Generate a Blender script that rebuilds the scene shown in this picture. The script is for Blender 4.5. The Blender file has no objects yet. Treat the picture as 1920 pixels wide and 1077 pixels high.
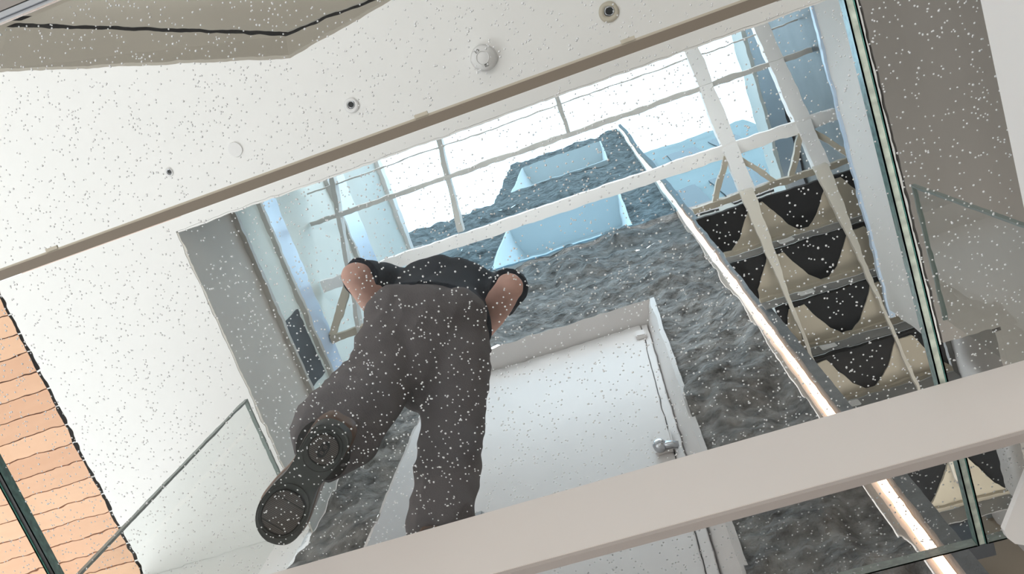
import bpy, bmesh, math, random
from mathutils import Vector, Matrix, noise
random.seed(11)
SC = bpy.context.scene
COL = SC.collection
H = 1.55                      # eye height of the camera above the lower floor; z values below are counted from the eye

# ------------------------------------------------------------------ camera, world, light, exposure
cam_d = bpy.data.cameras.new('camera'); cam = bpy.data.objects.new('camera', cam_d); COL.objects.link(cam)
cam_d.sensor_width = 36.0; cam_d.lens = 29.460; cam_d.clip_start = 0.05
Rr = Vector((0.94077, 0.33241, 0.06707)); Rd = Vector((-0.30529, 0.91692, -0.25917)); 
Rd = (Rd - Rr * Rd.dot(Rr)).normalized(); Rr.normalize(); Rf = Rr.cross(Rd)
M3 = Matrix((Rr, -Rd, -Rf)).transposed()
cam.matrix_world = Matrix.Translation((0, 0, H)) @ M3.to_4x4()
SC.camera = cam

W = bpy.data.worlds.new('sky'); SC.world = W; W.use_nodes = True
nt = W.node_tree; nt.nodes.clear()
tc = nt.nodes.new('ShaderNodeTexCoord'); sp = nt.nodes.new('ShaderNodeSeparateXYZ')
rp = nt.nodes.new('ShaderNodeValToRGB'); bg = nt.nodes.new('ShaderNodeBackground'); ow = nt.nodes.new('ShaderNodeOutputWorld')
mr = nt.nodes.new('ShaderNodeMapRange'); mr.inputs[1].default_value = -1; mr.inputs[2].default_value = 1
nt.links.new(tc.outputs['Generated'], sp.inputs[0]); nt.links.new(sp.outputs[2], mr.inputs[0])
nt.links.new(mr.outputs[0], rp.inputs[0]); nt.links.new(rp.outputs[0], bg.inputs[0]); nt.links.new(bg.outputs[0], ow.inputs[0])
el = rp.color_ramp.elements
el[0].position = 0.0; el[0].color = (.20, .19, .18, 1)
el[1].position = 1.0; el[1].color = (2.2, 2.25, 2.3, 1)
e = el.new(.47); e.color = (.20, .195, .19, 1)
e = el.new(.53); e.color = (.27, .27, .27, 1)
e = el.new(.75); e.color = (1.1, 1.2, 1.28, 1)
bg.inputs[1].default_value = 2.2

def area(name, loc, target, size, power, color, sy=None):
    d = bpy.data.lights.new(name, 'AREA'); d.energy = power; d.color = color
    d.shape = 'RECTANGLE'; d.size = size; d.size_y = sy or size
    o = bpy.data.objects.new(name, d); COL.objects.link(o); o.location = loc
    o.rotation_euler = (Vector(target) - Vector(loc)).to_track_quat('-Z', 'Y').to_euler()
    return o
# daylight entering the lower hall through its tall window on the left; the other lamps are added fills
area('window_daylight', (-4.3, 2.5, .8), (-1.0, .3, H + 4), 1.2, 88, (.95, .975, 1.0), 1.2)
area('stair_fill', (1.05, 3.0, H + 2.2), (1.0, 1.6, H + 5), .6, 24, (1.0, .95, .88))  # added lamp to brighten treads and rafters from below, no fixture there
area('shaft_fill', (-.4, .18, H + 4.75), (-.4, .75, H + 6.2), 2.6, 9, (.92, .97, 1.0), .08)  # added lamp inside the shaft to lift the undersides of the bars
area('warm_fill', (-.8, -3.0, .4), (-.2, .9, H + 1.6), 1.2, 44, (1.0, .91, .84))  # added warm fill from the camera side for fin, recess and person's back
vs = SC.view_settings
vs.view_transform = 'Standard'; vs.look = 'None'; vs.gamma = 1.0; vs.use_curve_mapping = False
vs.exposure = 0.0

# ------------------------------------------------------------------ materials
def mat(name, col, rough=.6, var=0, vscale=5, bump=0, bscale=30, metal=0, spec=.5, emit=None, es=1):
    m = bpy.data.materials.new(name); m.use_nodes = True
    n = m.node_tree.nodes; l = m.node_tree.links; b = n['Principled BSDF']
    b.inputs['Base Color'].default_value = (*col, 1); b.inputs['Roughness'].default_value = rough
    b.inputs['Metallic'].default_value = metal; b.inputs['Specular IOR Level'].default_value = spec
    t = n.new('ShaderNodeTexCoord')
    if var:
        x = n.new('ShaderNodeTexNoise'); x.inputs['Scale'].default_value = vscale; x.inputs['Detail'].default_value = 6
        r = n.new('ShaderNodeValToRGB')
        r.color_ramp.elements[0].position = .3; r.color_ramp.elements[1].position = .7
        r.color_ramp.elements[0].color = (*[c * (1 - var) for c in col], 1)
        r.color_ramp.elements[1].color = (*[min(1, c * (1 + var)) for c in col], 1)
        l.new(t.outputs['Object'], x.inputs[0]); l.new(x.outputs[0], r.inputs[0]); l.new(r.outputs[0], b.inputs['Base Color'])
    if bump:
        x = n.new('ShaderNodeTexNoise'); x.inputs['Scale'].default_value = bscale; x.inputs['Detail'].default_value = 8
        k = n.new('ShaderNodeBump'); k.inputs['Strength'].default_value = bump; k.inputs['Distance'].default_value = .06 if 'stone' in name else .02
        l.new(t.outputs['Object'], x.inputs[0]); l.new(x.outputs[0], k.inputs['Height']); l.new(k.outputs[0], b.inputs['Normal'])
    if emit:
        b.inputs['Emission Color'].default_value = (*emit, 1); b.inputs['Emission Strength'].default_value = es
    return m

def glass(name, tint, refl=1.0, wave=0.0, rough=0.0, ior=1.5):
    """clear sheet glass: passes light tinted, mirrors a little; wavy sheets bend what is seen through them"""
    m = bpy.data.materials.new(name); m.use_nodes = True
    n = m.node_tree.nodes; l = m.node_tree.links; n.clear()
    o = n.new('ShaderNodeOutputMaterial'); mx = n.new('ShaderNodeMixShader')
    g = n.new('ShaderNodeBsdfGlossy'); g.inputs['Roughness'].default_value = rough
    f = n.new('ShaderNodeFresnel'); f.inputs['IOR'].default_value = ior
    mul = n.new('ShaderNodeMath'); mul.operation = 'MULTIPLY'; mul.inputs[1].default_value = refl
    if wave:
        t = n.new('ShaderNodeBsdfRefraction'); t.inputs['IOR'].default_value = 1.5; t.inputs['Roughness'].default_value = 0
        tcn = n.new('ShaderNodeTexCoord'); nz = n.new('ShaderNodeTexNoise'); nz.inputs['Scale'].default_value = 22; nz.inputs['Detail'].default_value = 1.5
        k = n.new('ShaderNodeBump'); k.inputs['Strength'].default_value = 1.0; k.inputs['Distance'].default_value = wave
        l.new(tcn.outputs['Object'], nz.inputs[0]); l.new(nz.outputs[0], k.inputs['Height']); l.new(k.outputs[0], t.inputs['Normal'])
    else:
        t = n.new('ShaderNodeBsdfTransparent')
    t.inputs['Color'].default_value = (*tint, 1)
    l.new(f.outputs[0], mul.inputs[0]); l.new(mul.outputs[0], mx.inputs[0])
    l.new(t.outputs[0], mx.inputs[1]); l.new(g.outputs[0], mx.inputs[2]); l.new(mx.outputs[0], o.inputs[0])
    return m

MT = dict(
    ceil=mat('white plaster', (.86, .86, .85), .75, .015, 2),
    taupe=mat('taupe plaster', (.30, .28, .262), .55, .05, 1.5),
    beige=mat('beige plaster', (.60, .575, .53), .7, .04, 3),
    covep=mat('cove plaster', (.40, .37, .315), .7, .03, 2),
    string=mat('cream painted steel', (.66, .62, .54), .5),
    lip=mat('taupe bottom shade', (.48, .43, .40), .6),  # darker tone for the shaded bottom edge of the fin
    dark=mat('shadow gap black', (.012, .011, .010), .6),
    stone=mat('rough grey stone', (.205, .20, .19), .9, .65, 10, 1.0, 24),
    concrete=mat('grey concrete', (.16, .165, .165), .85, .15, 20, .3, 60),
    niche=mat('white painted reveal', (.64, .605, .585), .6, .02, 3),
    white=mat('white painted steel', (.90, .885, .865), .45, .015, 2),
    fin=mat('grey white coated steel', (.80, .75, .71), .42, .02, 1.2),
    paleteal=mat('pale green blind', (.70, .78, .76), .7, .05, 2),
    bluegl=mat('painted sky strip glass', (.55, .68, .85), .25),  # opaque pale blue, the sky in the glass is painted as base colour
    greywin=mat('dark grey facade panel', (.085, .092, .09), .5, .25, 4),
    dgrey=mat('charcoal panel', (.03, .034, .04), .5),
    bar=mat('silhouette grey bar', (.48, .47, .44), .5, .1, 4),  # grey puts the bars' silhouette against the sky into the colour
    black=mat('black tread board', (.007, .008, .010), .6, spec=.2),
    gus=mat('beige painted steel', (.47, .42, .33), .55, .04, 3),
    riser=mat('grey riser plate', (.24, .24, .235), .35),
    seal=mat('taupe silicone', (.22, .185, .145), .6),
    seal2=mat('pale seal lip', (.55, .51, .42), .6),
    chrome=mat('brushed steel', (.5, .52, .55), .25, metal=1),
    teal=mat('green glass edge', (.20, .52, .45), .25, .35, 60),
    edge=mat('pale glass edge', (.74, .80, .70), .3, .25, 50),
    rubber=mat('dark gasket', (.02, .02, .022), .5),
    trou=mat('charcoal cotton', (.14, .127, .131), .9, .12, 9, .25, 220),
    shirt=mat('dark navy jersey', (.012, .019, .032), .9, .15, 12, .2, 260),
    skin=mat('skin', (.74, .44, .36), .55, .14, 14),
    hair=mat('dark brown hair', (.03, .02, .015), .7),
    sole=mat('black rubber sole', (.042, .048, .046), .5, .15, 25),
    leather=mat('brown leather', (.13, .07, .045), .35, .2, 10),
    lamp=mat('white plastic', (.80, .80, .80), .4),
    lens=mat('dark downlight lens', (.01, .012, .015), .1),
    led=mat('led diffuser', (.9, .8, .7), .5, emit=(1.0, .66, .46), es=2.8),
    channel=mat('led channel', (.75, .62, .52), .5),
    drop=None,
    red=mat('red plastic', (.5, .02, .03), .4),
    wood=None,
)
# rib pattern of the sole pads
m = mat('ribbed brown rubber', (.042, .036, .033), .55); n = m.node_tree.nodes; l = m.node_tree.links
t = n.new('ShaderNodeTexCoord'); wv = n.new('ShaderNodeTexWave'); wv.inputs['Scale'].default_value = 80; wv.bands_direction = 'X'
r = n.new('ShaderNodeValToRGB'); r.color_ramp.elements[0].color = (.035, .030, .029, 1); r.color_ramp.elements[1].color = (.12, .10, .09, 1)
l.new(t.outputs['Object'], wv.inputs[0]); l.new(wv.outputs[0], r.inputs[0]); l.new(r.outputs[0], n['Principled BSDF'].inputs['Base Color'])
MT['pad'] = m
# cedar boards: each board its own tone
m = mat('cedar', (.75, .42, .25), .55); n = m.node_tree.nodes; l = m.node_tree.links
t = n.new('ShaderNodeTexCoord'); mp = n.new('ShaderNodeMapping'); mp.inputs['Scale'].default_value = (1.2, 26, 4)
nz = n.new('ShaderNodeTexNoise'); nz.inputs['Scale'].default_value = 1.4; nz.inputs['Detail'].default_value = 5
gi = n.new('ShaderNodeNewGeometry'); r = n.new('ShaderNodeValToRGB'); r2 = n.new('ShaderNodeValToRGB'); mx = n.new('ShaderNodeMixRGB'); mx.inputs[0].default_value = .5
r.color_ramp.elements[0].color = (.66, .36, .215, 1); r.color_ramp.elements[1].color = (.82, .52, .33, 1)
r2.color_ramp.elements[0].color = (.64, .345, .21, 1); r2.color_ramp.elements[1].color = (.86, .55, .36, 1)
l.new(t.outputs['Object'], mp.inputs[0]); l.new(mp.outputs[0], nz.inputs[0]); l.new(nz.outputs[0], r.inputs[0])
l.new(gi.outputs['Random Per Island'], r2.inputs[0]); l.new(r.outputs[0], mx.inputs[1]); l.new(r2.outputs[0], mx.inputs[2])
l.new(mx.outputs[0], n['Principled BSDF'].inputs['Base Color'])
MT['wood'] = m
MT['floor_glass'] = glass('floor glass', (.985, .995, .99), .5, .00012)
m = bpy.data.materials.new('water'); m.use_nodes = True; n = m.node_tree.nodes; l = m.node_tree.links; n.clear()
o_ = n.new('ShaderNodeOutputMaterial'); a_ = n.new('ShaderNodeBsdfDiffuse'); b_ = n.new('ShaderNodeBsdfTranslucent'); x_ = n.new('ShaderNodeMixShader')
a_.inputs[0].default_value = (.9, .92, .93, 1); b_.inputs[0].default_value = (.9, .93, .95, 1); x_.inputs[0].default_value = .08
l.new(a_.outputs[0], x_.inputs[1]); l.new(b_.outputs[0], x_.inputs[2]); l.new(x_.outputs[0], o_.inputs[0])
MT['drop'] = m
MT['rail_glass'] = glass('balustrade glass', (.90, .925, .915), .12)
MT['roof_glass'] = glass('blue solar glass', (.55, .82, 1.0), .5)

# ------------------------------------------------------------------ helpers
def link(name, me, material, parent=None, smooth=False):
    o = bpy.data.objects.new(name, me); COL.objects.link(o)
    if material is not None and not me.materials: me.materials.append(material)
    if smooth:
        for p in me.polygons: p.use_smooth = True
    if parent: o.parent = parent
    else: o.location = (0, 0, H)
    return o
def obj(name, bm, material, parent=None, smooth=False):
    me = bpy.data.meshes.new(name); bm.to_mesh(me); bm.free()
    return link(name, me, material, parent, smooth)
def root(name, label, cat, loc, group=None, kind=None):
    o = bpy.data.objects.new(name, None); COL.objects.link(o)
    o.location = (loc[0], loc[1], loc[2] + H); o.empty_display_size = .1
    o['label'] = label; o['category'] = cat
    if group: o['group'] = group
    if kind: o['kind'] = kind
    return o
def tag(o, label, cat, group=None, kind=None):
    o['label'] = label; o['category'] = cat
    if group: o['group'] = group
    if kind: o['kind'] = kind
    return o
def struct(o):
    o['kind'] = 'structure'; return o
def box(bm, a, b, org=(0, 0, 0), bev=0):
    """axis-aligned box from corner a to corner b (eye-relative), origin org"""
    c = [(a[i] + b[i]) / 2 - org[i] for i in range(3)]; s = [abs(b[i] - a[i]) for i in range(3)]
    r = bmesh.ops.create_cube(bm, size=1, matrix=Matrix.Translation(c) @ Matrix.Diagonal((*s, 1)))
    if bev:
        es = list({e for v in r['verts'] for e in v.link_edges})
        bmesh.ops.bevel(bm, geom=es, offset=bev, segments=2, affect='EDGES')
    return r['verts']
def prism(bm, pts, dz, org=(0, 0, 0)):
    """polygon pts (3-D) extruded by vector dz"""
    o = Vector(org); d = Vector(dz)
    a = [bm.verts.new(Vector(p) - o) for p in pts]; b = [bm.verts.new(Vector(p) - o + d) for p in pts]
    bm.faces.new(a); bm.faces.new(b[::-1])
    for i in range(len(a)): bm.faces.new((a[i], a[i - 1], b[i - 1], b[i]))
    bmesh.ops.recalc_face_normals(bm, faces=bm.faces)
def bar(bm, p, q, wx, wz, org=(0, 0, 0)):
    """rectangular bar from p to q, wx wide sideways, wz deep"""
    p = Vector(p) - Vector(org); q = Vector(q) - Vector(org); d = (q - p).normalized()
    up = Vector((0, 0, 1)) if abs(d.z) < .95 else Vector((0, 1, 0))
    s = d.cross(up).normalized() * wx / 2; u = s.cross(d).normalized() * wz / 2
    a = [bm.verts.new(p + s * i + u * j) for i, j in ((-1, -1), (1, -1), (1, 1), (-1, 1))]
    b = [bm.verts.new(q + s * i + u * j) for i, j in ((-1, -1), (1, -1), (1, 1), (-1, 1))]
    bm.faces.new(a[::-1]); bm.faces.new(b)
    for i in range(4): bm.faces.new((a[i - 1], a[i], b[i], b[i - 1]))
    bmesh.ops.recalc_face_normals(bm, faces=bm.faces)
def disc(bm, c, r, z0, z1, n=32, r1=None):
    r1 = r if r1 is None else r1
    bmesh.ops.create_cone(bm, cap_ends=True, segments=n, radius1=r, radius2=r1, depth=abs(z1 - z0), matrix=Matrix.Translation((c[0], c[1], (z0 + z1) / 2)))
def ring(bm, c, ro, ri, z0, z1, n=40):
    vs = []
    for (r, z) in ((ro, z0), (ro, z1), (ri, z1), (ri, z0)):
        vs.append([bm.verts.new((c[0] + r * math.cos(2 * math.pi * i / n), c[1] + r * math.sin(2 * math.pi * i / n), z)) for i in range(n)])
    for k in range(4):
        a = vs[k]; b = vs[(k + 1) % 4]
        for i in range(n): bm.faces.new((a[i], a[(i + 1) % n], b[(i + 1) % n], b[i]))
    bmesh.ops.recalc_face_normals(bm, faces=bm.faces)
def slab_with_holes(bm, outer, holes, z0, z1):
    """horizontal slab with polygon holes"""
    es = []; rings = []
    for loop in [outer] + holes:
        v = [bm.verts.new((x, y, z0)) for x, y in loop]; rings.append(v)
        for i in range(len(v)): es.append(bm.edges.new((v[i - 1], v[i])))
    bmesh.ops.triangle_fill(bm, use_beauty=True, edges=es)
    r = bmesh.ops.extrude_face_region(bm, geom=list(bm.faces))
    for v in r['geom']:
        if isinstance(v, bmesh.types.BMVert): v.co.z = z1
    bmesh.ops.recalc_face_normals(bm, faces=bm.faces)

ZC0 = 4.0
# ------------------------------------------------------------------ setting: lower floor
bm = bmesh.new(); box(bm, (4.6, -8, -H), (4.8, 6, ZC0 + .14)); struct(obj('light_block_right', bm, mat('tan light block', (.36, .32, .28), .7, .04, 1)))  # unseen wall added to block sky light coming from the right
bm = bmesh.new(); box(bm, (-12, -10, -H - .1), (12, 12, -H)); struct(obj('floor', bm, mat('pale stone floor', (.55, .53, .50), .6, .05, 3)))

# ------------------------------------------------------------------ setting: ceiling above the glass floor
ZC = 4.0
XL, XR, YN, YS = -2.1, 1.25, .13, 1.86           # skylight opening
cove_hole = [(-3.1, -1.005), (-2.605, -.869), (-1.231, -.450), (-.682, -.531), (.3, -.67), (.3, -2.6), (-3.1, -2.6)]
bm = bmesh.new()
slab_with_holes(bm, [(-3.15, -6), (1.275, -6), (1.275, 1.855), (XR + .01, 1.855), (XR + .01, YN - .01), (XL - .01, YN - .01), (XL - .01, 1.859), (-3.15, 1.859)], [cove_hole], ZC, ZC + .14)
struct(obj('ceiling', bm, MT['ceil']))
bm = bmesh.new(); prism(bm, [(1.285, -6, ZC - .002), (4.59, -6, ZC - .002), (4.59, 3.3, ZC - .002), (1.55, 3.3, ZC - .002), (1.55, 1.85, ZC - .002), (1.285, 1.85, ZC - .002)], (0, 0, .14)); struct(obj('ceiling_soffit', bm, MT['taupe']))
# timber-lined part of the ceiling, boards running along the hall
bm = bmesh.new(); y = -3.0; k = 0
while y < 1.9:
    wdt = .108
    x1 = -3.13
    vsx = 16
    lo = []; 
    for j in (0, 1):
        row = []
        for i in range(vsx + 1):
            x = -6.2 + (x1 + 6.2) * i / vsx
            row.append((x, y + (wdt - .006) * j, ZC + .0))
        lo.append(row)
    pts = lo[0] + lo[1][::-1]
    prism(bm, pts, (0, 0, .02))
    y += wdt; k += 1
struct(obj('timber_ceiling', bm, MT['wood']))
bm = bmesh.new(); box(bm, (-6.2, -3.0, ZC + .02), (-3.13, 1.9, ZC + .14)); struct(obj('ceiling_backing', bm, mat('dark board backing', (.16, .07, .035), .8)))
# coved recess: splayed beige band, dark slot and inner panel
bm = bmesh.new()
outer = [(-3.1, -1.005), (-2.605, -.869), (-1.231, -.450), (-.682, -.531), (.3, -.67)]
inner = [(-3.25, -1.27), (-2.674, -1.116), (-1.312, -.586), (-.737, -.589), (.3, -.70)]
a = [bm.verts.new((x, y, ZC + .002)) for x, y in outer]; b = [bm.verts.new((x, y, ZC + .35)) for x, y in inner]
for i in range(4): bm.faces.new((a[i], a[i + 1], b[i + 1], b[i]))
bmesh.ops.recalc_face_normals(bm, faces=bm.faces)
bmesh.ops.solidify(bm, geom=list(bm.faces), thickness=.015)
struct(obj('trim_1', bm, MT['covep']))
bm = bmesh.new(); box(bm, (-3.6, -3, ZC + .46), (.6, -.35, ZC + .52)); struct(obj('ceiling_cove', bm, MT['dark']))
bm = bmesh.new()
pan = [(x + (.0 if i else 0), y - .035) for i, (x, y) in enumerate(inner)] + [(.3, -2.9), (-3.25, -2.9)]
prism(bm, [(x, y, ZC + .37) for x, y in pan], (0, 0, .03)); struct(obj('ceiling_panel', bm, MT['covep']))

# reveals of the skylight opening and the walls of the light shaft above it
bm = bmesh.new(); box(bm, (XL - .12, YN, ZC + .145), (XL, 1.90, 4.66)); box(bm, (XL - .009, YN, ZC + .002), (XL, 1.90, ZC + .145)); struct(obj('wall_left_reveal', bm, MT['beige']))
ZS = 8.2
bm = bmesh.new(); box(bm, (XL - .12, YN, 4.66), (XL, 1.80, ZS)); struct(obj('wall_left', bm, MT['paleteal']))
for i, (z0, z1) in enumerate(((5.07, 5.33), (6.5, 6.95))):
    bm = bmesh.new(); box(bm, (XL - .01, YN + .02, z0), (XL + .012, 1.84, z1)); struct(obj('window_%d' % (i + 4), bm, MT['bluegl']))
bm = bmesh.new()
for z in (4.66, 5.05, 6.48): box(bm, (XL, YN, z - .02), (XL + .03, 1.84, z + .015))
struct(obj('trim_2', bm, MT['bar']))
bm = bmesh.new(); box(bm, (XL, YN, ZS - .1), (XL + .04, 1.84, ZS + .03)); struct(obj('trim_3', bm, MT['white']))
bm = bmesh.new(); box(bm, (XR, YN, ZC + .001), (XR + .009, 1.85, 4.62)); box(bm, (XR, YN, 4.60), (1.5, 1.85, 4.62)); struct(obj('wall_right_reveal', bm, MT['ceil']))
bm = bmesh.new(); box(bm, (1.5, YN, 4.62), (1.62, 3.3, ZS)); struct(obj('wall_right', bm, MT['greywin']))
bm = bmesh.new(); box(bm, (1.525, 1.87, ZC - .001), (1.62, 3.3, 4.61)); struct(obj('wall_right_stair', bm, MT['taupe']))
bm = bmesh.new(); box(bm, (1.48, YN, 6.9), (1.5, 1.84, 7.6)); struct(obj('trim_4', bm, MT['dgrey']))
bm = bmesh.new(); box(bm, (1.47, YN, 7.7), (1.5, 3.2, ZS)); struct(obj('trim_5', bm, MT['paleteal']))
bm = bmesh.new(); box(bm, (XR - .012, YN, 4.60), (XR + .02, 1.9, 4.635)); struct(obj('trim_6', bm, MT['bluegl']))
bm = bmesh.new(); box(bm, (XL - .12, YN - .12, ZC + .145), (XR + .25, YN, 5.95)); box(bm, (XL, YN - .009, ZC + .002), (XR, YN, ZC + .145)); struct(obj('wall_back', bm, MT['ceil']))

# ------------------------------------------------------------------ stone wall with its window recesses
YW = 1.86
N1 = (-1.64, .03, 1.9, 6.06); N2 = (-1.51, .07, 8.9, 11.3); N3 = (-1.72, .09, 15.1, 18.7)
def stone_depth(x, z):
    p = Vector((x * 1.25, 3.3, z * .7))
    d = noise.fractal(p * 2.6, .85, 2.1, 6) * .075 + abs(noise.noise(p * .9 + Vector((5, 1, 2)))) * .07
    bl = math.sin(z * 5.2 + 1.3 * noise.noise(p * .7)) ; d -= .012 * max(0, bl - .93) / .07
    return d
def wall_strip(bm, x0, x1, z0, z1, sx, sz, amp=1.0):
    nx = max(1, int((x1 - x0) / sx)); nz_ = max(1, int((z1 - z0) / sz)); g = []
    for j in range(nz_ + 1):
        row = []
        for i in range(nx + 1):
            x = x0 + (x1 - x0) * i / nx; z = z0 + (z1 - z0) * j / nz_
            row.append(bm.verts.new((x, YW - max(-.03, stone_depth(x, z)) * amp, z)))
        g.append(row)
    for j in range(nz_):
        for i in range(nx): bm.faces.new((g[j][i], g[j][i + 1], g[j + 1][i + 1], g[j + 1][i]))
bm = bmesh.new()
SX0, SX1 = -2.098, .565
for (z0, z1, st, nn) in ((-1.55, 8.0, .028, N1), (8.0, 13.2, .06, N2), (13.2, 20.3, .1, N3)):
    wall_strip(bm, SX0, nn[0], z0, z1, st, st); wall_strip(bm, nn[1], SX1, z0, z1, st, st)
    wall_strip(bm, nn[0], nn[1], z0, nn[2], st, st); wall_strip(bm, nn[0], nn[1], nn[3], z1, st, st)
wall_strip(bm, -4.2, SX0, 8.0, 14.6, .1, .1)
bmesh.ops.remove_doubles(bm, verts=bm.verts, dist=.002)
bmesh.ops.recalc_face_normals(bm, faces=bm.faces)
o = struct(obj('wall_front', bm, MT['stone'], smooth=True))
bm = bmesh.new(); box(bm, (.622, YW - .13, -1.55), (.675, YW + .5, 20.3))
struct(obj('wall_end', bm, MT['concrete']))
bm = bmesh.new(); box(bm, (-3.15, YW, -1.55), (-2.112, YW + .1, ZC + .14)); struct(obj('wall_front_plaster', bm, MT['ceil']))

def recess(name, nn, xi0, xi1, yb, material):
    """white lining of an opening: splayed jambs, head, sill and back board"""
    x0, x1, z0, z1 = nn; x0 += .012; x1 -= .012; z0 += .012; z1 -= .012; f = YW - .055; bm = bmesh.new()
    a = [(x0, f, z0), (x1, f, z0), (x1, f, z1), (x0, f, z1)]; b = [(xi0, yb, z0), (xi1, yb, z0), (xi1, yb, z1), (xi0, yb, z1)]
    A = [bm.verts.new(p) for p in a]; B = [bm.verts.new(p) for p in b]
    for i in range(4): bm.faces.new((A[i - 1], A[i], B[i], B[i - 1]))
    bm.faces.new(B)
    bmesh.ops.recalc_face_normals(bm, faces=bm.faces)
    bmesh.ops.solidify(bm, geom=list(bm.faces), thickness=-.03)
    return struct(obj(name, bm, material))
recess('window_1', N1, -1.53, -.06, 2.02, MT['niche'])
recess('window_2', N2, -1.40, -.02, 2.25, MT['ceil'])
recess('window_3', N3, -1.60, .0, 2.3, MT['ceil'])
# shutter hung in the lower recess
R1 = root('window_shutter', 'tall white shutter board closing the recess in the stone wall', 'shutter', (-.8, 1.99, 1.9))
og = (-.8, 1.99, 1.9)
bm = bmesh.new(); box(bm, (-1.51, 1.975, 1.92), (-.113, 2.012, 6.03), og, .004); obj('panel', bm, MT['niche'], R1)
bm = bmesh.new(); box(bm, (-.107, 1.98, 1.92), (-.062, 2.015, 6.03), og, .003); obj('frame_strip', bm, MT['niche'], R1)
bm = bmesh.new(); box(bm, (-.16, 1.945, 5.72), (-.09, 1.98, 5.84), og, .008); obj('hinge', bm, MT['niche'], R1)
bm = bmesh.new(); box(bm, (-.20, 1.945, 3.92), (-.10, 1.975, 4.16), og, .01); obj('latch_plate', bm, MT['niche'], R1)
bm = bmesh.new(); 
bmesh.ops.create_uvsphere(bm, u_segments=20, v_segments=12, radius=.036, matrix=Matrix.Translation((-.165 - og[0], 1.925 - og[1], 3.93 - og[2])))
bar(bm, (-.165, 1.92, 3.93), (-.08, 1.93, 3.90), .03, .03, og); obj('latch_knob', bm, MT['chrome'], R1, True)
bm = bmesh.new(); box(bm, (-1.40, 1.95, 3.35), (-1.12, 1.976, 3.85), og, .01); obj('lock_plate', bm, MT['riser'], R1)
bm = bmesh.new(); bmesh.ops.create_uvsphere(bm, u_segments=16, v_segments=10, radius=.03, matrix=Matrix.Translation((-1.255 - og[0], 1.945 - og[1], 3.80 - og[2]))); obj('indicator', bm, MT['red'], R1, True)['label'] = 'red indicator knob'

# ------------------------------------------------------------------ led strip running up the corner of the stone wall
L = root('led_strip_light', 'long glowing warm white strip light up the corner of the stone wall', 'strip light', (.575, 1.80, -1.5))
og = (.575, 1.80, -1.5)
bm = bmesh.new(); box(bm, (.568, 1.79, -1.5), (.618, 1.90, 20), og); obj('channel', bm, MT['channel'], L)
bm = bmesh.new(); box(bm, (.588, 1.778, -1.5), (.616, 1.79, 20), og); obj('diffuser', bm, MT['led'], L)

# ------------------------------------------------------------------ sloping steel frame of the skylight
RZ = lambda y: 6.1 - .7 * y
F = root('skylight_frame', 'sloping white steel frame of the glass roof, rafters and cross bars', 'roof frame', (0, .13, 6.0), kind='structure')
og = (0, .13, 6.0)
def rafter(x, prof, xs=0):
    bm = bmesh.new(); rows = []
    for (y, w, d) in prof:
        z = RZ(y)
        rows.append([bm.verts.new((x + i * w / 2 - og[0], y - og[1], z + j * d - og[2])) for i, j in ((-1, -.5), (1, -.5), (1, .5), (-1, .5))])
    for a, b in zip(rows, rows[1:]):
        for i in range(4): bm.faces.new((a[i - 1], a[i], b[i], b[i - 1]))
    bm.faces.new(rows[0]); bm.faces.new(rows[-1])
    bmesh.ops.recalc_face_normals(bm, faces=bm.faces)
    return bm
for x in (.79, 1.26):
    obj('rafter', rafter(x, [(.14, .10, .1), (1.11, .092, .1)]), MT['white'], F)
for x, w in ((-1.87, .03), (-1.04, .035), (-.16, .03)):
    obj('rafter', rafter(x, [(.14, w, .08), (.45, w, .08), (1.2 if x < -1.5 else (.80 if x < -.5 else .45), w, .08)]), MT['bar'], F)
bm = bmesh.new(); box(bm, (XL + .02, .447 - .017, RZ(.447) - .04), (1.49, .447 + .017, RZ(.447) + .02), og); obj('purlin', bm, MT['bar'], F)
bm = bmesh.new(); box(bm, (XL + .02, .853 - .04, RZ(.853) - .03), (1.46, .853 + .04, RZ(.853) + .02), og); obj('purlin', bm, MT['white'], F)
bm = bmesh.new(); box(bm, (XL + .02, .24, RZ(.25) - .02), (1.49, .25, RZ(.25) + .02), og); obj('purlin', bm, MT['bar'], F)
bm = bmesh.new(); bm.faces.new([bm.verts.new(p) for p in ((-2.6, -.2, 8.75), (1.9, -.2, 8.75), (1.9, 1.80, 8.75), (-2.6, 1.80, 8.75))]); struct(obj('roof_glass', bm, MT['roof_glass']))

for sgn in (-1, 1):
    bm = bmesh.new(); bar(bm, (-1.87 + sgn * .03, .89, RZ(.89)), (-1.87 + sgn * .2, 1.16, RZ(1.16)), .05, .03, og); obj('strut', bm, MT['gus'], F)
bm = bmesh.new(); box(bm, (XL + .02, 1.15, RZ(1.16) - .03), (-1.55, 1.20, RZ(1.16) + .01), og); obj('strut', bm, MT['gus'], F)
bm = bmesh.new(); box(bm, (XL - .01, .86, 4.70), (XL + .008, 1.30, 4.98)); struct(obj('window_11', bm, MT['dgrey']))
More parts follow.
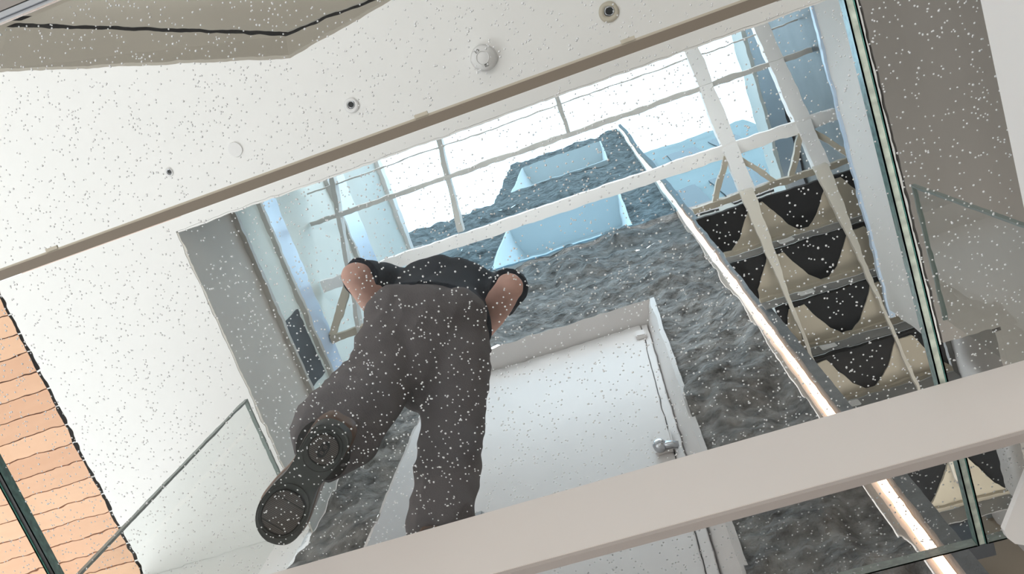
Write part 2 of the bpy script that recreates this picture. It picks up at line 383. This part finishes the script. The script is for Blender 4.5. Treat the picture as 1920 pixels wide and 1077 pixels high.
# ------------------------------------------------------------------ open steel stair rising beyond the stone wall
S = root('staircase', 'steel staircase seen from below, black treads on beige triangular brackets', 'staircase', (1.0, 2.8, 4.1))
og = (1.0, 2.8, 4.1)
Y0, GO, RI = 1.13, .28, .196
XA, XB = .69, 1.46
for i in range(6):
    y0 = Y0 + GO * i; y1 = y0 + GO; z = RZ(y1)
    XA = (.365 * y1 + .012, .365 * y1 + .012, .68, .69, .69, .69)[i]; xa0 = .365 * y0 + .012 if i < 2 else XA
    bm = bmesh.new(); prism(bm, [(xa0, y0 + .012, z + .012), (XB, y0 + .012, z + .012), (XB, y1 - .01, z + .012), (XA, y1 - .01, z + .012)], (0, 0, .038), og); obj('tread', bm, MT['black'], S)
    for xs in (.79, 1.26):
        bm = bmesh.new()
        pts = [(xs - .045, y0 + .03, z - .004), (xs + .045, y0 + .03, z - .004), (xs + .15, y1 - .07, z - .004), (xs + .215, y1 - .012, z - .004), (xs - .215, y1 - .012, z - .004), (xs - .15, y1 - .07, z - .004)]
        if xs > 1: pts = [(min(x, XB), y, zz) for x, y, zz in pts]
        pts = [(max(x, XA), y, zz) for x, y, zz in pts]
        prism(bm, pts, (0, 0, .012), og); obj('bracket', bm, MT['gus'], S)
    bm = bmesh.new(); box(bm, (XA, y1 - .018, z - .03), (XB, y1 + .004, z + .012), og); obj('nosing', bm, MT['gus'], S)
    bm = bmesh.new(); box(bm, (XA, y1 + .006, z - RI + .055), (XB, y1 + .012, z - .03), og); obj('riser', bm, MT['riser'], S)
    bm = bmesh.new(); box(bm, (.84, y1 - .004, z - RI + .07), (.93, y1 + .005, z - .05), og, .006); obj('riser_glint', bm, MT['lamp'], S)['label'] = 'small white plate painting a light reflection on the stair'  # white plate paints a patch of reflected light on the dark stair
for x in (.76, 1.213):
    bm = bmesh.new(); rows = []
    for (y, w, d) in ((1.06, .085, .05), (1.28, .066, .05), (1.55, .028, .04), (1.8, .018, .03), (2.75, .014, .03)):
        z = RZ(y) - .215
        rows.append([bm.verts.new((x + i * w / 2 - og[0], y - og[1], z + j * d - og[2])) for i, j in ((-1, -.5), (1, -.5), (1, .5), (-1, .5))])
    for a, b in zip(rows, rows[1:]):
        for i in range(4): bm.faces.new((a[i - 1], a[i], b[i], b[i - 1]))
    bm.faces.new(rows[0]); bm.faces.new(rows[-1]); bmesh.ops.recalc_face_normals(bm, faces=bm.faces)
    obj('stringer', bm, MT['string'], S)
XA = .44
# top bay without a tread: only the bracket frame
zt = RZ(1.13)
bm = bmesh.new(); box(bm, (XA, 1.10, zt - .03), (XB, 1.135, zt + .012), og); obj('nosing', bm, MT['gus'], S)
for xs in (.775, 1.26):
    for s in (-1, 1):
        bm = bmesh.new(); bar(bm, (xs + s * .03, .89, RZ(.89)), (xs + s * .2, 1.12, zt), .034, .03, og); obj('strut', bm, MT['gus'], S)
# lower landing beneath the flight
bm = bmesh.new(); box(bm, (.70, 2.97, 4.215), (1.27, 3.05, 4.42)); box(bm, (.70, 2.96, 4.40), (1.29, 3.05, 4.43))
struct(obj('stair_landing', bm, MT['lamp']))
bm = bmesh.new(); box(bm, (.69, 2.98, 3.97), (1.29, 3.06, 4.214)); struct(obj('trim_7', bm, MT['dgrey']))
bm = bmesh.new(); box(bm, (.70, 3.3, -1.55), (3.2, 3.4, 6.3)); 
struct(obj('wall_far', bm, mat('tan plaster', (.23, .18, .125), .7, .08, 2)))

bm = bmesh.new(); box(bm, (.70, 3.42, 6.2), (4.5, 3.6, 27)); struct(obj('wall_facade', bm, mat('pale render', (.40, .44, .43), .8, .1, 1)))
for i, (x0, x1, z0, z1) in enumerate(((.95, 1.75, 15.6, 18.6), (2.05, 3.0, 15.6, 18.6), (.95, 1.35, 21.0, 24.5), (1.75, 2.6, 21.0, 24.5), (3.0, 3.7, 21, 24.5))):
    bm = bmesh.new(); box(bm, (x0, 3.38, z0), (x1, 3.42, z1)); struct(obj('window_%d' % (i + 6), bm, MT['dgrey']))
# ------------------------------------------------------------------ glass floor
ZB, ZT = 1.45, 1.49
XJL, XJR, YJ = -1.326, .450, .012
def pane(label, x0, x1, y0, y1, grp=None):
    r = root('glass_floor_panel', label, 'glass floor', ((x0 + x1) / 2, (y0 + y1) / 2, ZB))
    og = ((x0 + x1) / 2, (y0 + y1) / 2, ZB)
    bm = bmesh.new()
    v = [bm.verts.new((x - og[0], y - og[1], 0)) for x, y in ((x0, y0), (x0, y1), (x1, y1), (x1, y0))]; bm.faces.new(v)
    v = [bm.verts.new((x - og[0], y - og[1], ZT - ZB)) for x, y in ((x0, y0), (x1, y0), (x1, y1), (x0, y1))]; bm.faces.new(v)
    me = bpy.data.meshes.new('pane'); bm.to_mesh(me); bm.free()
    me.materials.append(MT['floor_glass']); link('pane', me, None, r)
    for nm, a, b, mm in (('edge', (x0, y0), (x0, y1), 'teal'), ('edge', (x1, y0), (x1, y1), 'teal'), ('edge', (x0, y1), (x1, y1), 'edge')):
        bm = bmesh.new(); 
        if a[0] == b[0]:
            s = .003 if a[0] == x0 else -.003
            box(bm, (a[0], y0, ZB), (a[0] + s, y1, ZT), og)
        else:
            box(bm, (x0 + .004, y1 - .003, ZB), (x1 - .004, y1, ZT), og)
        obj(nm, bm, MT[mm], r)
    return r
pane('largest glass floor panel, the one the person stands on', XJL, XJR - .004, YJ + .01, 1.09)
pane('glass floor panel under the smoke detector, across the taupe joint from the person', XJL, XJR - .004, -.385, YJ - .008)
pane('dim glass floor panel over the taupe soffit, between green joint and white side beam', XJR + .008, .86, -.385, 1.09)
pane('glass floor panel beneath the orange timber boards, beyond the green joint', -2.3, XJL - .012, -.385, 1.09)
# floor joint
J = root('joint_strip', 'thin taupe sealing strip across the glass floor near the smoke detector', 'joint strip', (-.4, YJ, ZB))
og = (-.4, YJ, ZB)
bm = bmesh.new(); box(bm, (-2.3, YJ - .008, ZB - .004), (.86, YJ + .009, ZT), og); obj('seal', bm, MT['seal'], J)
bm = bmesh.new(); box(bm, (-2.3, YJ - .012, ZB - .002), (.86, YJ - .008, ZB + .006), og); obj('lip', bm, MT['seal2'], J)
for x in (-1.003, -.268, .10):
    bm = bmesh.new(); box(bm, (x - .012, YJ - .017, ZB - .004), (x + .012, YJ - .011, ZB), og); obj('clip', bm, MT['seal2'], J)
def gasket(label, x, w, y0, y1):
    r = root('glass_joint', label, 'glass joint', (x, (y0 + y1) / 2, ZB)); og = (x, (y0 + y1) / 2, ZB)
    bm = bmesh.new(); box(bm, (x - w / 2, y0, ZB + .003), (x + w / 2, y1, ZB + .03), og); obj('gasket', bm, MT['rubber' if x < 0 else 'edge'], r)
    return r
gasket('dark gasket in the green glass joint beside the timber boards', XJL - .006, .010, -.38, 1.09)
gasket('pale sealed joint with green glass edges beside the dim panel', XJR + .002, .010, -.38, 1.09)
# soffit edge beyond the glass at the far end
bm = bmesh.new(); box(bm, (-2.4, -1.2, ZB - .02), (.9, -.40, ZB + .05)); struct(obj('ceiling_lower', bm, MT['taupe']))
ch = root('edge_profile', 'slim steel profile along the end of the glass floor', 'metal profile', (-.7, -.39, ZB)); og = (-.7, -.39, ZB)
bm = bmesh.new(); box(bm, (-2.4, -.398, ZB - .02), (.9, -.390, ZB + .01), og); obj('outer_rail', bm, MT['chrome'], ch)
bm = bmesh.new(); box(bm, (-2.4, -.3895, ZB - .012), (.9, -.386, ZB + .01), og); obj('inner_rail', bm, MT['chrome'], ch)

# support fin under the glass
B = root('floor_support_beam', 'deep white steel fin carrying the glass floor, hiding the right foot', 'beam', (-.4, .755, ZB), kind='thing')
og = (-.4, .755, ZB)
bm = bmesh.new(); box(bm, (-2.6, .747, 1.2325), (1.2, .762, ZB - .001), og, .001); obj('web', bm, MT['fin'], B)
bm = bmesh.new(); box(bm, (-2.6, .7475, 1.222), (1.2, .7615, 1.232), og); obj('bottom_shade', bm, MT['lip'], B)  # taupe strip paints the shade on the fin's bottom edge
# white beam along the right and its rounded bracket
bm = bmesh.new(); box(bm, (.628, -1.2, 1.20), (.90, .742, 1.42), (.75, 0, 1.3), .003)
o = obj('side_beam', bm, MT['white']); o.location = (.75, 0, 1.3 + H); tag(o, 'white boxed beam along the edge of the dim glass panel', 'beam', kind='thing')
BK = root('steel_bracket', 'white steel bracket plate with rounded corner, at the end of the glass', 'bracket', (.62, .95, 1.30)); og = (.62, .95, 1.30)
bm = bmesh.new()
pts = [(.505, .855), (.60, .80), (.80, .80), (.80, 1.02), (.475, 1.0), (.455, .99), (.445, .975), (.443, .96)]
vts = [(x, y, 1.30) for x, y in pts]
prism(bm, vts, (0, 0, .012), og); obj('plate', bm, MT['white'], BK)
bm = bmesh.new(); prism(bm, [(.503, .963, 1.2985), (.53, .90, 1.2985), (.62, .85, 1.2985), (.72, .86, 1.2985), (.72, .975, 1.2985), (.515, .975, 1.2985)], (0, 0, .0012), og); obj('cover_insert', bm, MT['riser'], BK)

# balustrades
def balustrade(label, x, y0, y1):
    r = root('glass_balustrade', label, 'balustrade', (x, (y0 + y1) / 2, ZT)); og = (x, (y0 + y1) / 2, ZT)
    bm = bmesh.new(); v = [bm.verts.new((0, y - og[1], z - og[2])) for y, z in ((y0, ZT), (y1, ZT), (y1, 2.47), (y0, 2.47))]; bm.faces.new(v)
    obj('pane', bm, MT['rail_glass'], r)
    bm = bmesh.new(); box(bm, (x - .006, y0, 2.462), (x + .006, y1, 2.470), og); box(bm, (x - .006, y0, ZT), (x + .006, y0 + .006, 2.46), og); obj('polished_edge', bm, MT['railedge'], r)
    return r
MT['railedge'] = mat('grey green polished edge', (.22, .27, .25), .3)
balustrade('clear glass balustrade panel beside the timber boards and the shoe', -1.318, .65, 1.07)
balustrade('clear glass balustrade panel above the dim glass panel', .812, .645, 1.07)

# ------------------------------------------------------------------ ceiling fittings
for lab, x, y, rr, ri in (('recessed downlight in the white ceiling, beyond the smoke detector', .232, -.148, .046, .021),
                      ('middle recessed downlight of the white ceiling, between detector and blank cover', -1.036, -.156, .036, .017),
                      ('recessed downlight in the white ceiling at the plain end past the blank cover', -2.012, -.156, .022, .014)):
    d = root('recessed_downlight', lab, 'downlight', (x, y, ZC), 'downlights in the white ceiling')
    bm = bmesh.new(); ring(bm, (0, 0), rr, ri, -.005, -.0005); obj('trim_ring', bm, MT['seal2'] if rr > .04 else MT['lamp'], d, True)
    bm = bmesh.new(); disc(bm, (0, 0), ri, -.004, -.0008); obj('lens', bm, MT['lens'], d)
    bm = bmesh.new(); ring(bm, (.003, -.002), ri, ri * .8, -.007, -.004); obj('bezel', bm, MT['chrome'], d, True)
bm = bmesh.new(); disc(bm, (0, 0), .034, -.008, -.0005, 40, .036)
o = obj('blank_cover', bm, MT['lamp']); o.location = (-1.65, -.15, ZC + H); tag(o, 'round white blank cover on the ceiling', 'ceiling cover')
D = root('smoke_detector', 'round white smoke detector on the ceiling', 'smoke detector', (-.37, -.15, ZC))
bm = bmesh.new(); disc(bm, (0, 0), .058, -.022, -.001, 40, .062); obj('base', bm, MT['lamp'], D, True)
bm = bmesh.new(); disc(bm, (0, 0), .047, -.055, -.022, 40, .060); obj('cover', bm, MT['lamp'], D, True)
bm = bmesh.new(); ring(bm, (0, 0), .030, .026, -.058, -.055); obj('vent_ring', bm, MT['lamp'], D, True)
bm = bmesh.new(); ring(bm, (-.014, -.034), .010, .006, -.057, -.054, 20); obj('test_mark', bm, MT['riser'], D)
bm = bmesh.new(); box(bm, (.000, .026, -.058), (.018, .042, -.054)); obj('status_window', bm, MT['riser'], D)

# ------------------------------------------------------------------ water droplets on the glass
bm = bmesh.new()
spans = [(XJL - .55, XJR + .36, -.38, 1.08, 19000)]
for (x0, x1, y0, y1, cnt) in spans:
    for k in range(cnt):
        x = random.uniform(x0, x1); y = random.uniform(y0, y1)
        if abs(x - XJL) < .02 or abs(x - XJR) < .012 or abs(y - YJ) < .016: continue
        r = random.uniform(.0013, .0019) * (1.25 if random.random() < .12 else 1)
        sx = r * random.uniform(.9, 1.15); hgt = r * .35; z = ZB - r * .35 - .0001
        top = bm.verts.new((x, y, z + hgt)); bot = bm.verts.new((x, y, z - r * .45))
        c = [bm.verts.new((x + sx * math.cos(a), y + r * math.sin(a), z)) for a in (0, 1.047, 2.094, 3.1416, 4.189, 5.236)]
        for i in range(6): bm.faces.new((c[i - 1], c[i], top)); bm.faces.new((c[i], c[i - 1], bot))
o = obj('water_droplets', bm, MT['drop'], smooth=True)
tag(o, 'fine scatter of small clear water droplets all over the glass floor', 'water droplets', kind='stuff')

# ------------------------------------------------------------------ person standing on the glass, back to the camera
PO = Vector((-.660, .615, ZT)); PF = Vector((-.38, .925, 0)).normalized(); PR = Vector((PF.y, -PF.x, 0))
def L2(u, v, w): return PR * u + PF * v + Vector((0, 0, w))        # relative to the person's root
def catmull(ps, n):
    out = []
    for i in range(len(ps) - 1):
        p0 = ps[max(0, i - 1)]; p1 = ps[i]; p2 = ps[i + 1]; p3 = ps[min(len(ps) - 1, i + 2)]
        for k in range(n):
            t = k / n
            out.append(tuple(.5 * (2 * b + (c - a) * t + (2 * a - 5 * b + 4 * c - d) * t * t + (-a + 3 * b - 3 * c + d) * t ** 3) for a, b, c, d in zip(p0, p1, p2, p3)))
    out.append(tuple(ps[-1])); return out
def loft(bm, st, seg=20, sub=4, caps=True):
    """st: (u, v, w, ra, rb) stations; rings perpendicular to the path, ra sideways, rb front-back"""
    st = catmull(st, sub); P = [L2(*s[:3]) for s in st]; rows = []
    for i, s in enumerate(st):
        d = (P[min(i + 1, len(P) - 1)] - P[max(i - 1, 0)]).normalized()
        side = PR - d * PR.dot(d)
        if side.length < .35: side = PF - d * PF.dot(d)
        side.normalize(); fr = side.cross(d).normalized()
        rows.append([bm.verts.new(P[i] + side * s[3] * math.cos(2 * math.pi * k / seg) + fr * s[4] * math.sin(2 * math.pi * k / seg)) for k in range(seg)])
    for a, b in zip(rows, rows[1:]):
        for k in range(seg): bm.faces.new((a[k - 1], a[k], b[k], b[k - 1]))
    if caps: bm.faces.new(rows[0][::-1]); bm.faces.new(rows[-1])
def ball(bm, u, v, w, r, s=(1, 1, 1)):
    m = Matrix.Translation(L2(u, v, w)) @ Matrix((PR, PF, Vector((0, 0, 1)))).transposed().to_4x4() @ Matrix.Diagonal((r * s[0], r * s[1], r * s[2], 1))
    bmesh.ops.create_uvsphere(bm, u_segments=20, v_segments=14, radius=1, matrix=m)
def fused(name, bm, voxel, smooth, material, parent, warp=None):
    """fuse overlapping pieces into one continuous skin"""
    bmesh.ops.recalc_face_normals(bm, faces=bm.faces)
    me = bpy.data.meshes.new(name); bm.to_mesh(me); bm.free()
    o = bpy.data.objects.new(name, me); COL.objects.link(o)
    r = o.modifiers.new('r', 'REMESH'); r.mode = 'VOXEL'; r.voxel_size = voxel
    s = o.modifiers.new('s', 'SMOOTH'); s.iterations = smooth; s.factor = .5
    dg = bpy.context.evaluated_depsgraph_get(); m2 = bpy.data.meshes.new_from_object(o.evaluated_get(dg))
    o.modifiers.clear(); o.data = m2; m2.name = name
    if warp:
        nr = [v.normal.copy() for v in m2.vertices]
        for v, q in zip(m2.vertices, nr): v.co += q * warp(v.co)
    m2.materials.clear(); m2.materials.append(material)
    for p in m2.polygons: p.use_smooth = True
    o.parent = parent; return o

PER = root('person', 'person in dark shirt and charcoal trousers standing on the glass floor, seen from below', 'person', PO)
# --- body (one skin): head, torso, arms with hands, legs
bm = bmesh.new()
loft(bm, [(0, .00, .86, .14, .11), (0, .0, .98, .145, .105), (0, .0, 1.12, .135, .10), (0, .0, 1.28, .16, .11), (0, .0, 1.40, .15, .09), (0, .02, 1.46, .07, .065), (0, .06, 1.52, .055, .058), (0, .10, 1.58, .055, .06)])
ball(bm, 0, .135, 1.645, .1, (.76, .95, 1.18))
ball(bm, 0, .175, 1.585, .06, (.85, .8, .8))                                             # jaw
loft(bm, [(0, .225, 1.665, .012, .012), (0, .243, 1.640, .016, .015), (0, .235, 1.615, .019, .014)], 10, 3)   # nose
for s in (-1, 1):
    ball(bm, s * .078, .125, 1.635, .03, (.35, .6, 1))                                    # ears
    ball(bm, s * .032, .222, 1.655, .014)                                                 # eyes
    ball(bm, s * .012, .232, 1.585, .014, (1.4, .6, .5))                                  # lips
ARM = {-1: dict(sh=(-.185, -.01, 1.39), el=(-.262, -.125, 1.08), wr=(-.10, .16, 1.20)), 1: dict(sh=(.185, -.01, 1.39), el=(.232, -.125, 1.07), wr=(.08, .17, 1.19))}
for s, A in ARM.items():
    sh, elb, wr = A['sh'], A['el'], A['wr']
    mid = lambda a, b, t: tuple(a[i] + (b[i] - a[i]) * t for i in range(3))
    loft(bm, [(*sh, .056, .056), (*mid(sh, elb, .5), .050, .052), (*elb, .043, .044)], 18, 5)
    ball(bm, *elb, .046)
    loft(bm, [(*elb, .044, .046), (*mid(elb, wr, .3), .047, .047), (*mid(elb, wr, .7), .036, .034), (*wr, .027, .024)], 18, 5)
    # hand: palm, four fingers, thumb, gently curled round a small camera at the waist
    dx = Vector(wr) - Vector(elb); dx.normalize(); pa = tuple(Vector(wr) + dx * .085)
    loft(bm, [(*wr, .026, .02), (*mid(wr, pa, .5), .036, .018), (*pa, .040, .015)], 14, 4)
    lat = Vector((0, 0, 1))
    for k, ln in enumerate((.068, .078, .073, .058)):
        b0 = Vector(pa) + lat * (.030 - .020 * k); b1 = b0 + dx * ln * .5 + Vector((-s * .004, .004, -.004)); b2 = b1 + dx * ln * .3 + Vector((-s * .02, -.005, -.006)); b3 = b2 + Vector((-s * .022, -.012, -.004))
        loft(bm, [(*b0, .009, .009), (*b1, .0088, .0088), (*b2, .008, .008), (*b3, .007, .007)], 10, 3)
    t0 = Vector(wr) + dx * .03 + lat * .022; t1 = t0 + dx * .03 + lat * .028; t2 = t1 + dx * .03 + lat * .006 + Vector((-s * .008, 0, 0))
    loft(bm, [(*t0, .013, .012), (*t1, .0105, .0105), (*t2, .009, .009)], 10, 4)
LEG = {-1: [(-.088, .0, .90), (-.078, .012, .50), (-.056, -.06, .085)], 1: [(.09, .0, .90), (.135, .11, .50), (.170, .15, .085)]}
for s, (hp, kn, an) in LEG.items():
    mid = lambda a, b, t: tuple(a[i] + (b[i] - a[i]) * t for i in range(3))
    loft(bm, [(*hp, .07, .085), (*mid(hp, kn, .5), .062, .07), (*kn, .055, .058), (*mid(kn, an, .35), .052, .058), (*mid(kn, an, .75), .036, .04), (*an, .034, .038)], 18, 5)
body = fused('body', bm, .0075, 3, MT['skin'], PER); body['label'] = 'bare forearms and elbows'
# --- hair
bm = bmesh.new(); ball(bm, 0, .122, 1.668, .104, (.80, .95, 1.08)); ball(bm, 0, .08, 1.62, .07, (1.0, .7, 1.0))
fused('hair', bm, .011, 2, MT['hair'], PER, lambda c: noise.noise(c * 60) * .003)
# --- trousers
bm = bmesh.new()
loft(bm, [(0, -.01, 1.02, .165, .125), (0, -.015, .96, .172, .132), (0, -.02, .88, .178, .138), (0, -.015, .80, .165, .120), (.01, .0, .70, .10, .085), (.02, .03, .60, .06, .07), (.02, .04, .54, .035, .05)], 28, 4)
for s, (hp, kn, an) in LEG.items():
    mid = lambda a, b, t: tuple(a[i] + (b[i] - a[i]) * t for i in range(3))
    ball(bm, hp[0], -.075, .885, .095, (1, .88, 1.05))
    bag = .018 if s < 0 else 0
    hem = (an[0] + (-.012 if s < 0 else 0), an[1] + .02, .045)
    loft(bm, [(hp[0], hp[1] - .01, .93, .098, .118), (*mid(hp, kn, .35), .098, .112), (*mid(hp, kn, .7), .090, .096), (*kn, .080 + bag, .086), (*mid(kn, an, .4), .076 + bag, .085), (*mid(kn, an, .75), .077 + bag, .086), (*mid(mid(kn, an, .75), hem, .5), .076 + bag, .086), (*hem, .056 + bag * .3, .074)], 26, 5)
def creases(c):
    w = c.z; a = 0
    k = 1.5 if (w < .38 or .42 < w < .64 or .72 < w < .86) else .8
    p = Vector((c.x * 6, c.y * 6, c.z * 10 + c.x * 14 - c.y * 8))
    a += (.35 - abs(noise.noise(p))) * .007 * k - .002
    q = Vector((c.x * 13 + c.z * 2, c.y * 13, c.z * 3.5 - 3))
    a += (.3 - abs(noise.noise(q))) * .018
    return a
fused('trousers', bm, .0085, 4, MT['trou'], PER, creases)
for s, (hp, kn, an) in LEG.items():
    bag = .018 if s < 0 else 0; bm = bmesh.new()
    loft(bm, [(an[0] + (-.012 if s < 0 else 0), an[1] + .02, .040, .050 + bag * .3, .066), (an[0] + (-.012 if s < 0 else 0), an[1] + .02, .05, .050 + bag * .3, .066)], 28, 1)
    obj('hem_shade', bm, MT['dark'], PER)  # near-black disc paints the shade inside the trouser leg
# --- shirt: torso and short sleeves down to the elbow
bm = bmesh.new()
loft(bm, [(0, -.012, .955, .192, .152), (0, -.012, 1.00, .186, .146), (0, -.01, 1.10, .178, .135), (0, -.015, 1.22, .19, .137), (0, -.015, 1.33, .20, .135), (0, -.005, 1.40, .16, .105), (0, .015, 1.455, .085, .08)], 30, 4)
for s, A in ARM.items():
    sh, elb = A['sh'], A['el']; mid = lambda a, b, t: tuple(a[i] + (b[i] - a[i]) * t for i in range(3))
    loft(bm, [(sh[0] * .8, sh[1], sh[2] + .005, .075, .08), (*sh, .078, .078), (*mid(sh, elb, .5), .068, .070), (*mid(sh, elb, .93), .064, .066)], 22, 5)
def shirtfold(c):
    return (abs(noise.noise(Vector((c.x * 12, c.y * 12, c.z * 5)))) - .25) * .014 + noise.noise(c * 9) * .005
fused('shirt', bm, .009, 3, MT['shirt'], PER, shirtfold)

# --- shoes
OUT = [(0, 0, 0), (.006, .020, .020), (.02, .033, .031), (.045, .0385, .035), (.08, .0385, .034), (.115, .036, .029), (.145, .037, .027), (.175, .043, .032), (.205, .047, .038), (.235, .0485, .043), (.265, .043, .042), (.288, .031, .034), (.301, .015, .018), (.306, 0, 0)]
def shoe(label, heel, ang, side):
    """heel position in world, direction angle; side -1 = left foot"""
    r = bpy.data.objects.new('shoe', None); COL.objects.link(r); r.parent = PER
    r.location = Vector(heel) - PO; r.rotation_euler = (0, 0, ang)
    r['label'] = label
    oc = catmull([(t, a * 1.13, b * 1.13) for t, a, b in OUT], 4)
    def loop(sc=1, dt=0):
        c = .153
        top = [(c + (t - c) * sc + dt, side * -1 * o * sc) for t, o, i in oc]; bot = [(c + (t - c) * sc + dt, side * i * sc) for t, o, i in oc[::-1]]
        return top[:-1] + bot[:-1]
    def rows_mesh(levels):
        bm = bmesh.new(); rows = [[bm.verts.new((x, y, z)) for x, y in loop(sc)] for z, sc in levels]
        for a, b in zip(rows, rows[1:]):
            for k in range(len(a)): bm.faces.new((a[k - 1], a[k], b[k], b[k - 1]))
        bm.faces.new(rows[0][::-1]); bm.faces.new(rows[-1]); bmesh.ops.recalc_face_normals(bm, faces=bm.faces); return bm
    so = obj('sole', rows_mesh([(.0035, .955), (.002, .985), (.006, 1.0), (.026, 1.0), (.030, .98)]), MT['sole'], r)
    # upper: leather body
    bm = bmesh.new(); rows = []
    for z, sc, cut in ((.028, .985, 0), (.042, 1.07, 0), (.060, 1.03, 0), (.078, .88, .3), (.092, .66, .6), (.105, .5, .85)):
        ring_ = []
        for x, y in loop(1.0):
            xx = .10 + (x - .10) * (sc if x > .10 else min(1.02, sc * 1.1)) - cut * max(0, x - .10) * .45
            ring_.append(bm.verts.new((max(.004, xx), y * sc, z)))
        rows.append(ring_)
    for a, b in zip(rows, rows[1:]):
        for k in range(len(a)): bm.faces.new((a[k - 1], a[k], b[k], b[k - 1]))
    bm.faces.new(rows[0][::-1]); bm.faces.new(rows[-1]); bmesh.ops.recalc_face_normals(bm, faces=bm.faces)
    obj('upper', bm, MT['leather'], r, True)
    def oval(c, a, b, n=40, pw=2.4):
        return [(c[0] + a * math.copysign(abs(math.cos(q)) ** (2 / pw), math.cos(q)), c[1] + b * math.copysign(abs(math.sin(q)) ** (2 / pw), math.sin(q))) for q in [2 * math.pi * i / n for i in range(n)]]
    def pad(name, pts, z0, z1, m):
        bm = bmesh.new(); prism(bm, [(x, y, z0) for x, y in pts], (0, 0, z1 - z0)); return obj(name, bm, m, so)
    def groove(name, pts, wd, z, m):
        bm = bmesh.new(); n = len(pts); cx = sum(p[0] for p in pts) / n; cy = sum(p[1] for p in pts) / n
        a = [bm.verts.new((x, y, z)) for x, y in pts]
        b = [bm.verts.new((cx + (x - cx) * (1 - wd), cy + (y - cy) * (1 - wd), z)) for x, y in pts]
        for k in range(n): bm.faces.new((a[k - 1], a[k], b[k], b[k - 1]))
        bmesh.ops.recalc_face_normals(bm, faces=bm.faces)
        bmesh.ops.solidify(bm, geom=list(bm.faces), thickness=.0012)
        return obj(name, bm, m, so)
    fy = -side * .004
    toe = oval((.226, fy), .052, .038); hl = oval((.058, fy * .3), .034, .028, pw=2.1)
    pad('toe_pad', toe, .0012, .0035, MT['pad']); pad('heel_pad', hl, .0012, .0035, MT['pad'])
    groove('pad_groove', oval((.226, fy), .0545, .0402), .06, .0010, MT['dark'])
    groove('pad_groove', oval((.058, fy * .3), .036, .030, pw=2.1), .07, .0010, MT['dark'])
    groove('sole_line', oval((.222, fy), .066, .0455, pw=2.2), .02, .0014, MT['dark'])
    groove('sole_line', oval((.062, fy * .3), .048, .037, pw=2.1), .02, .0014, MT['dark'])
    for tx in (.197, .262):
        bm = bmesh.new(); box(bm, (tx - .0011, fy - .032, .0006), (tx + .0011, fy + .032, .0014)); obj('pad_groove', bm, MT['dark'], so)
    # looped emblem moulded in the heel
    groove('heel_emblem', oval((.058, fy * .3), .019, .009, pw=2.6), .22, .0006, MT['rubber'])
    groove('heel_emblem', oval((.051, fy * .3), .008, .0055, pw=3), .3, .0004, MT['rubber'])
    groove('heel_emblem', oval((.066, fy * .3), .007, .0055, pw=3), .3, .0004, MT['rubber'])
    return r
hL = Vector((-.641, .501, ZT)); tL = Vector((-.884, .694, ZT)); dL = (tL - hL)
shoe('left shoe with dark ribbed sole flat on the glass', hL, math.atan2(dL.y, dL.x), -1)
hR = PO + L2(.155, .085, 0)
shoe('right shoe hidden behind the white fin', (hR.x, hR.y + .02, ZT), math.atan2(PF.y, PF.x) - .15, 1)
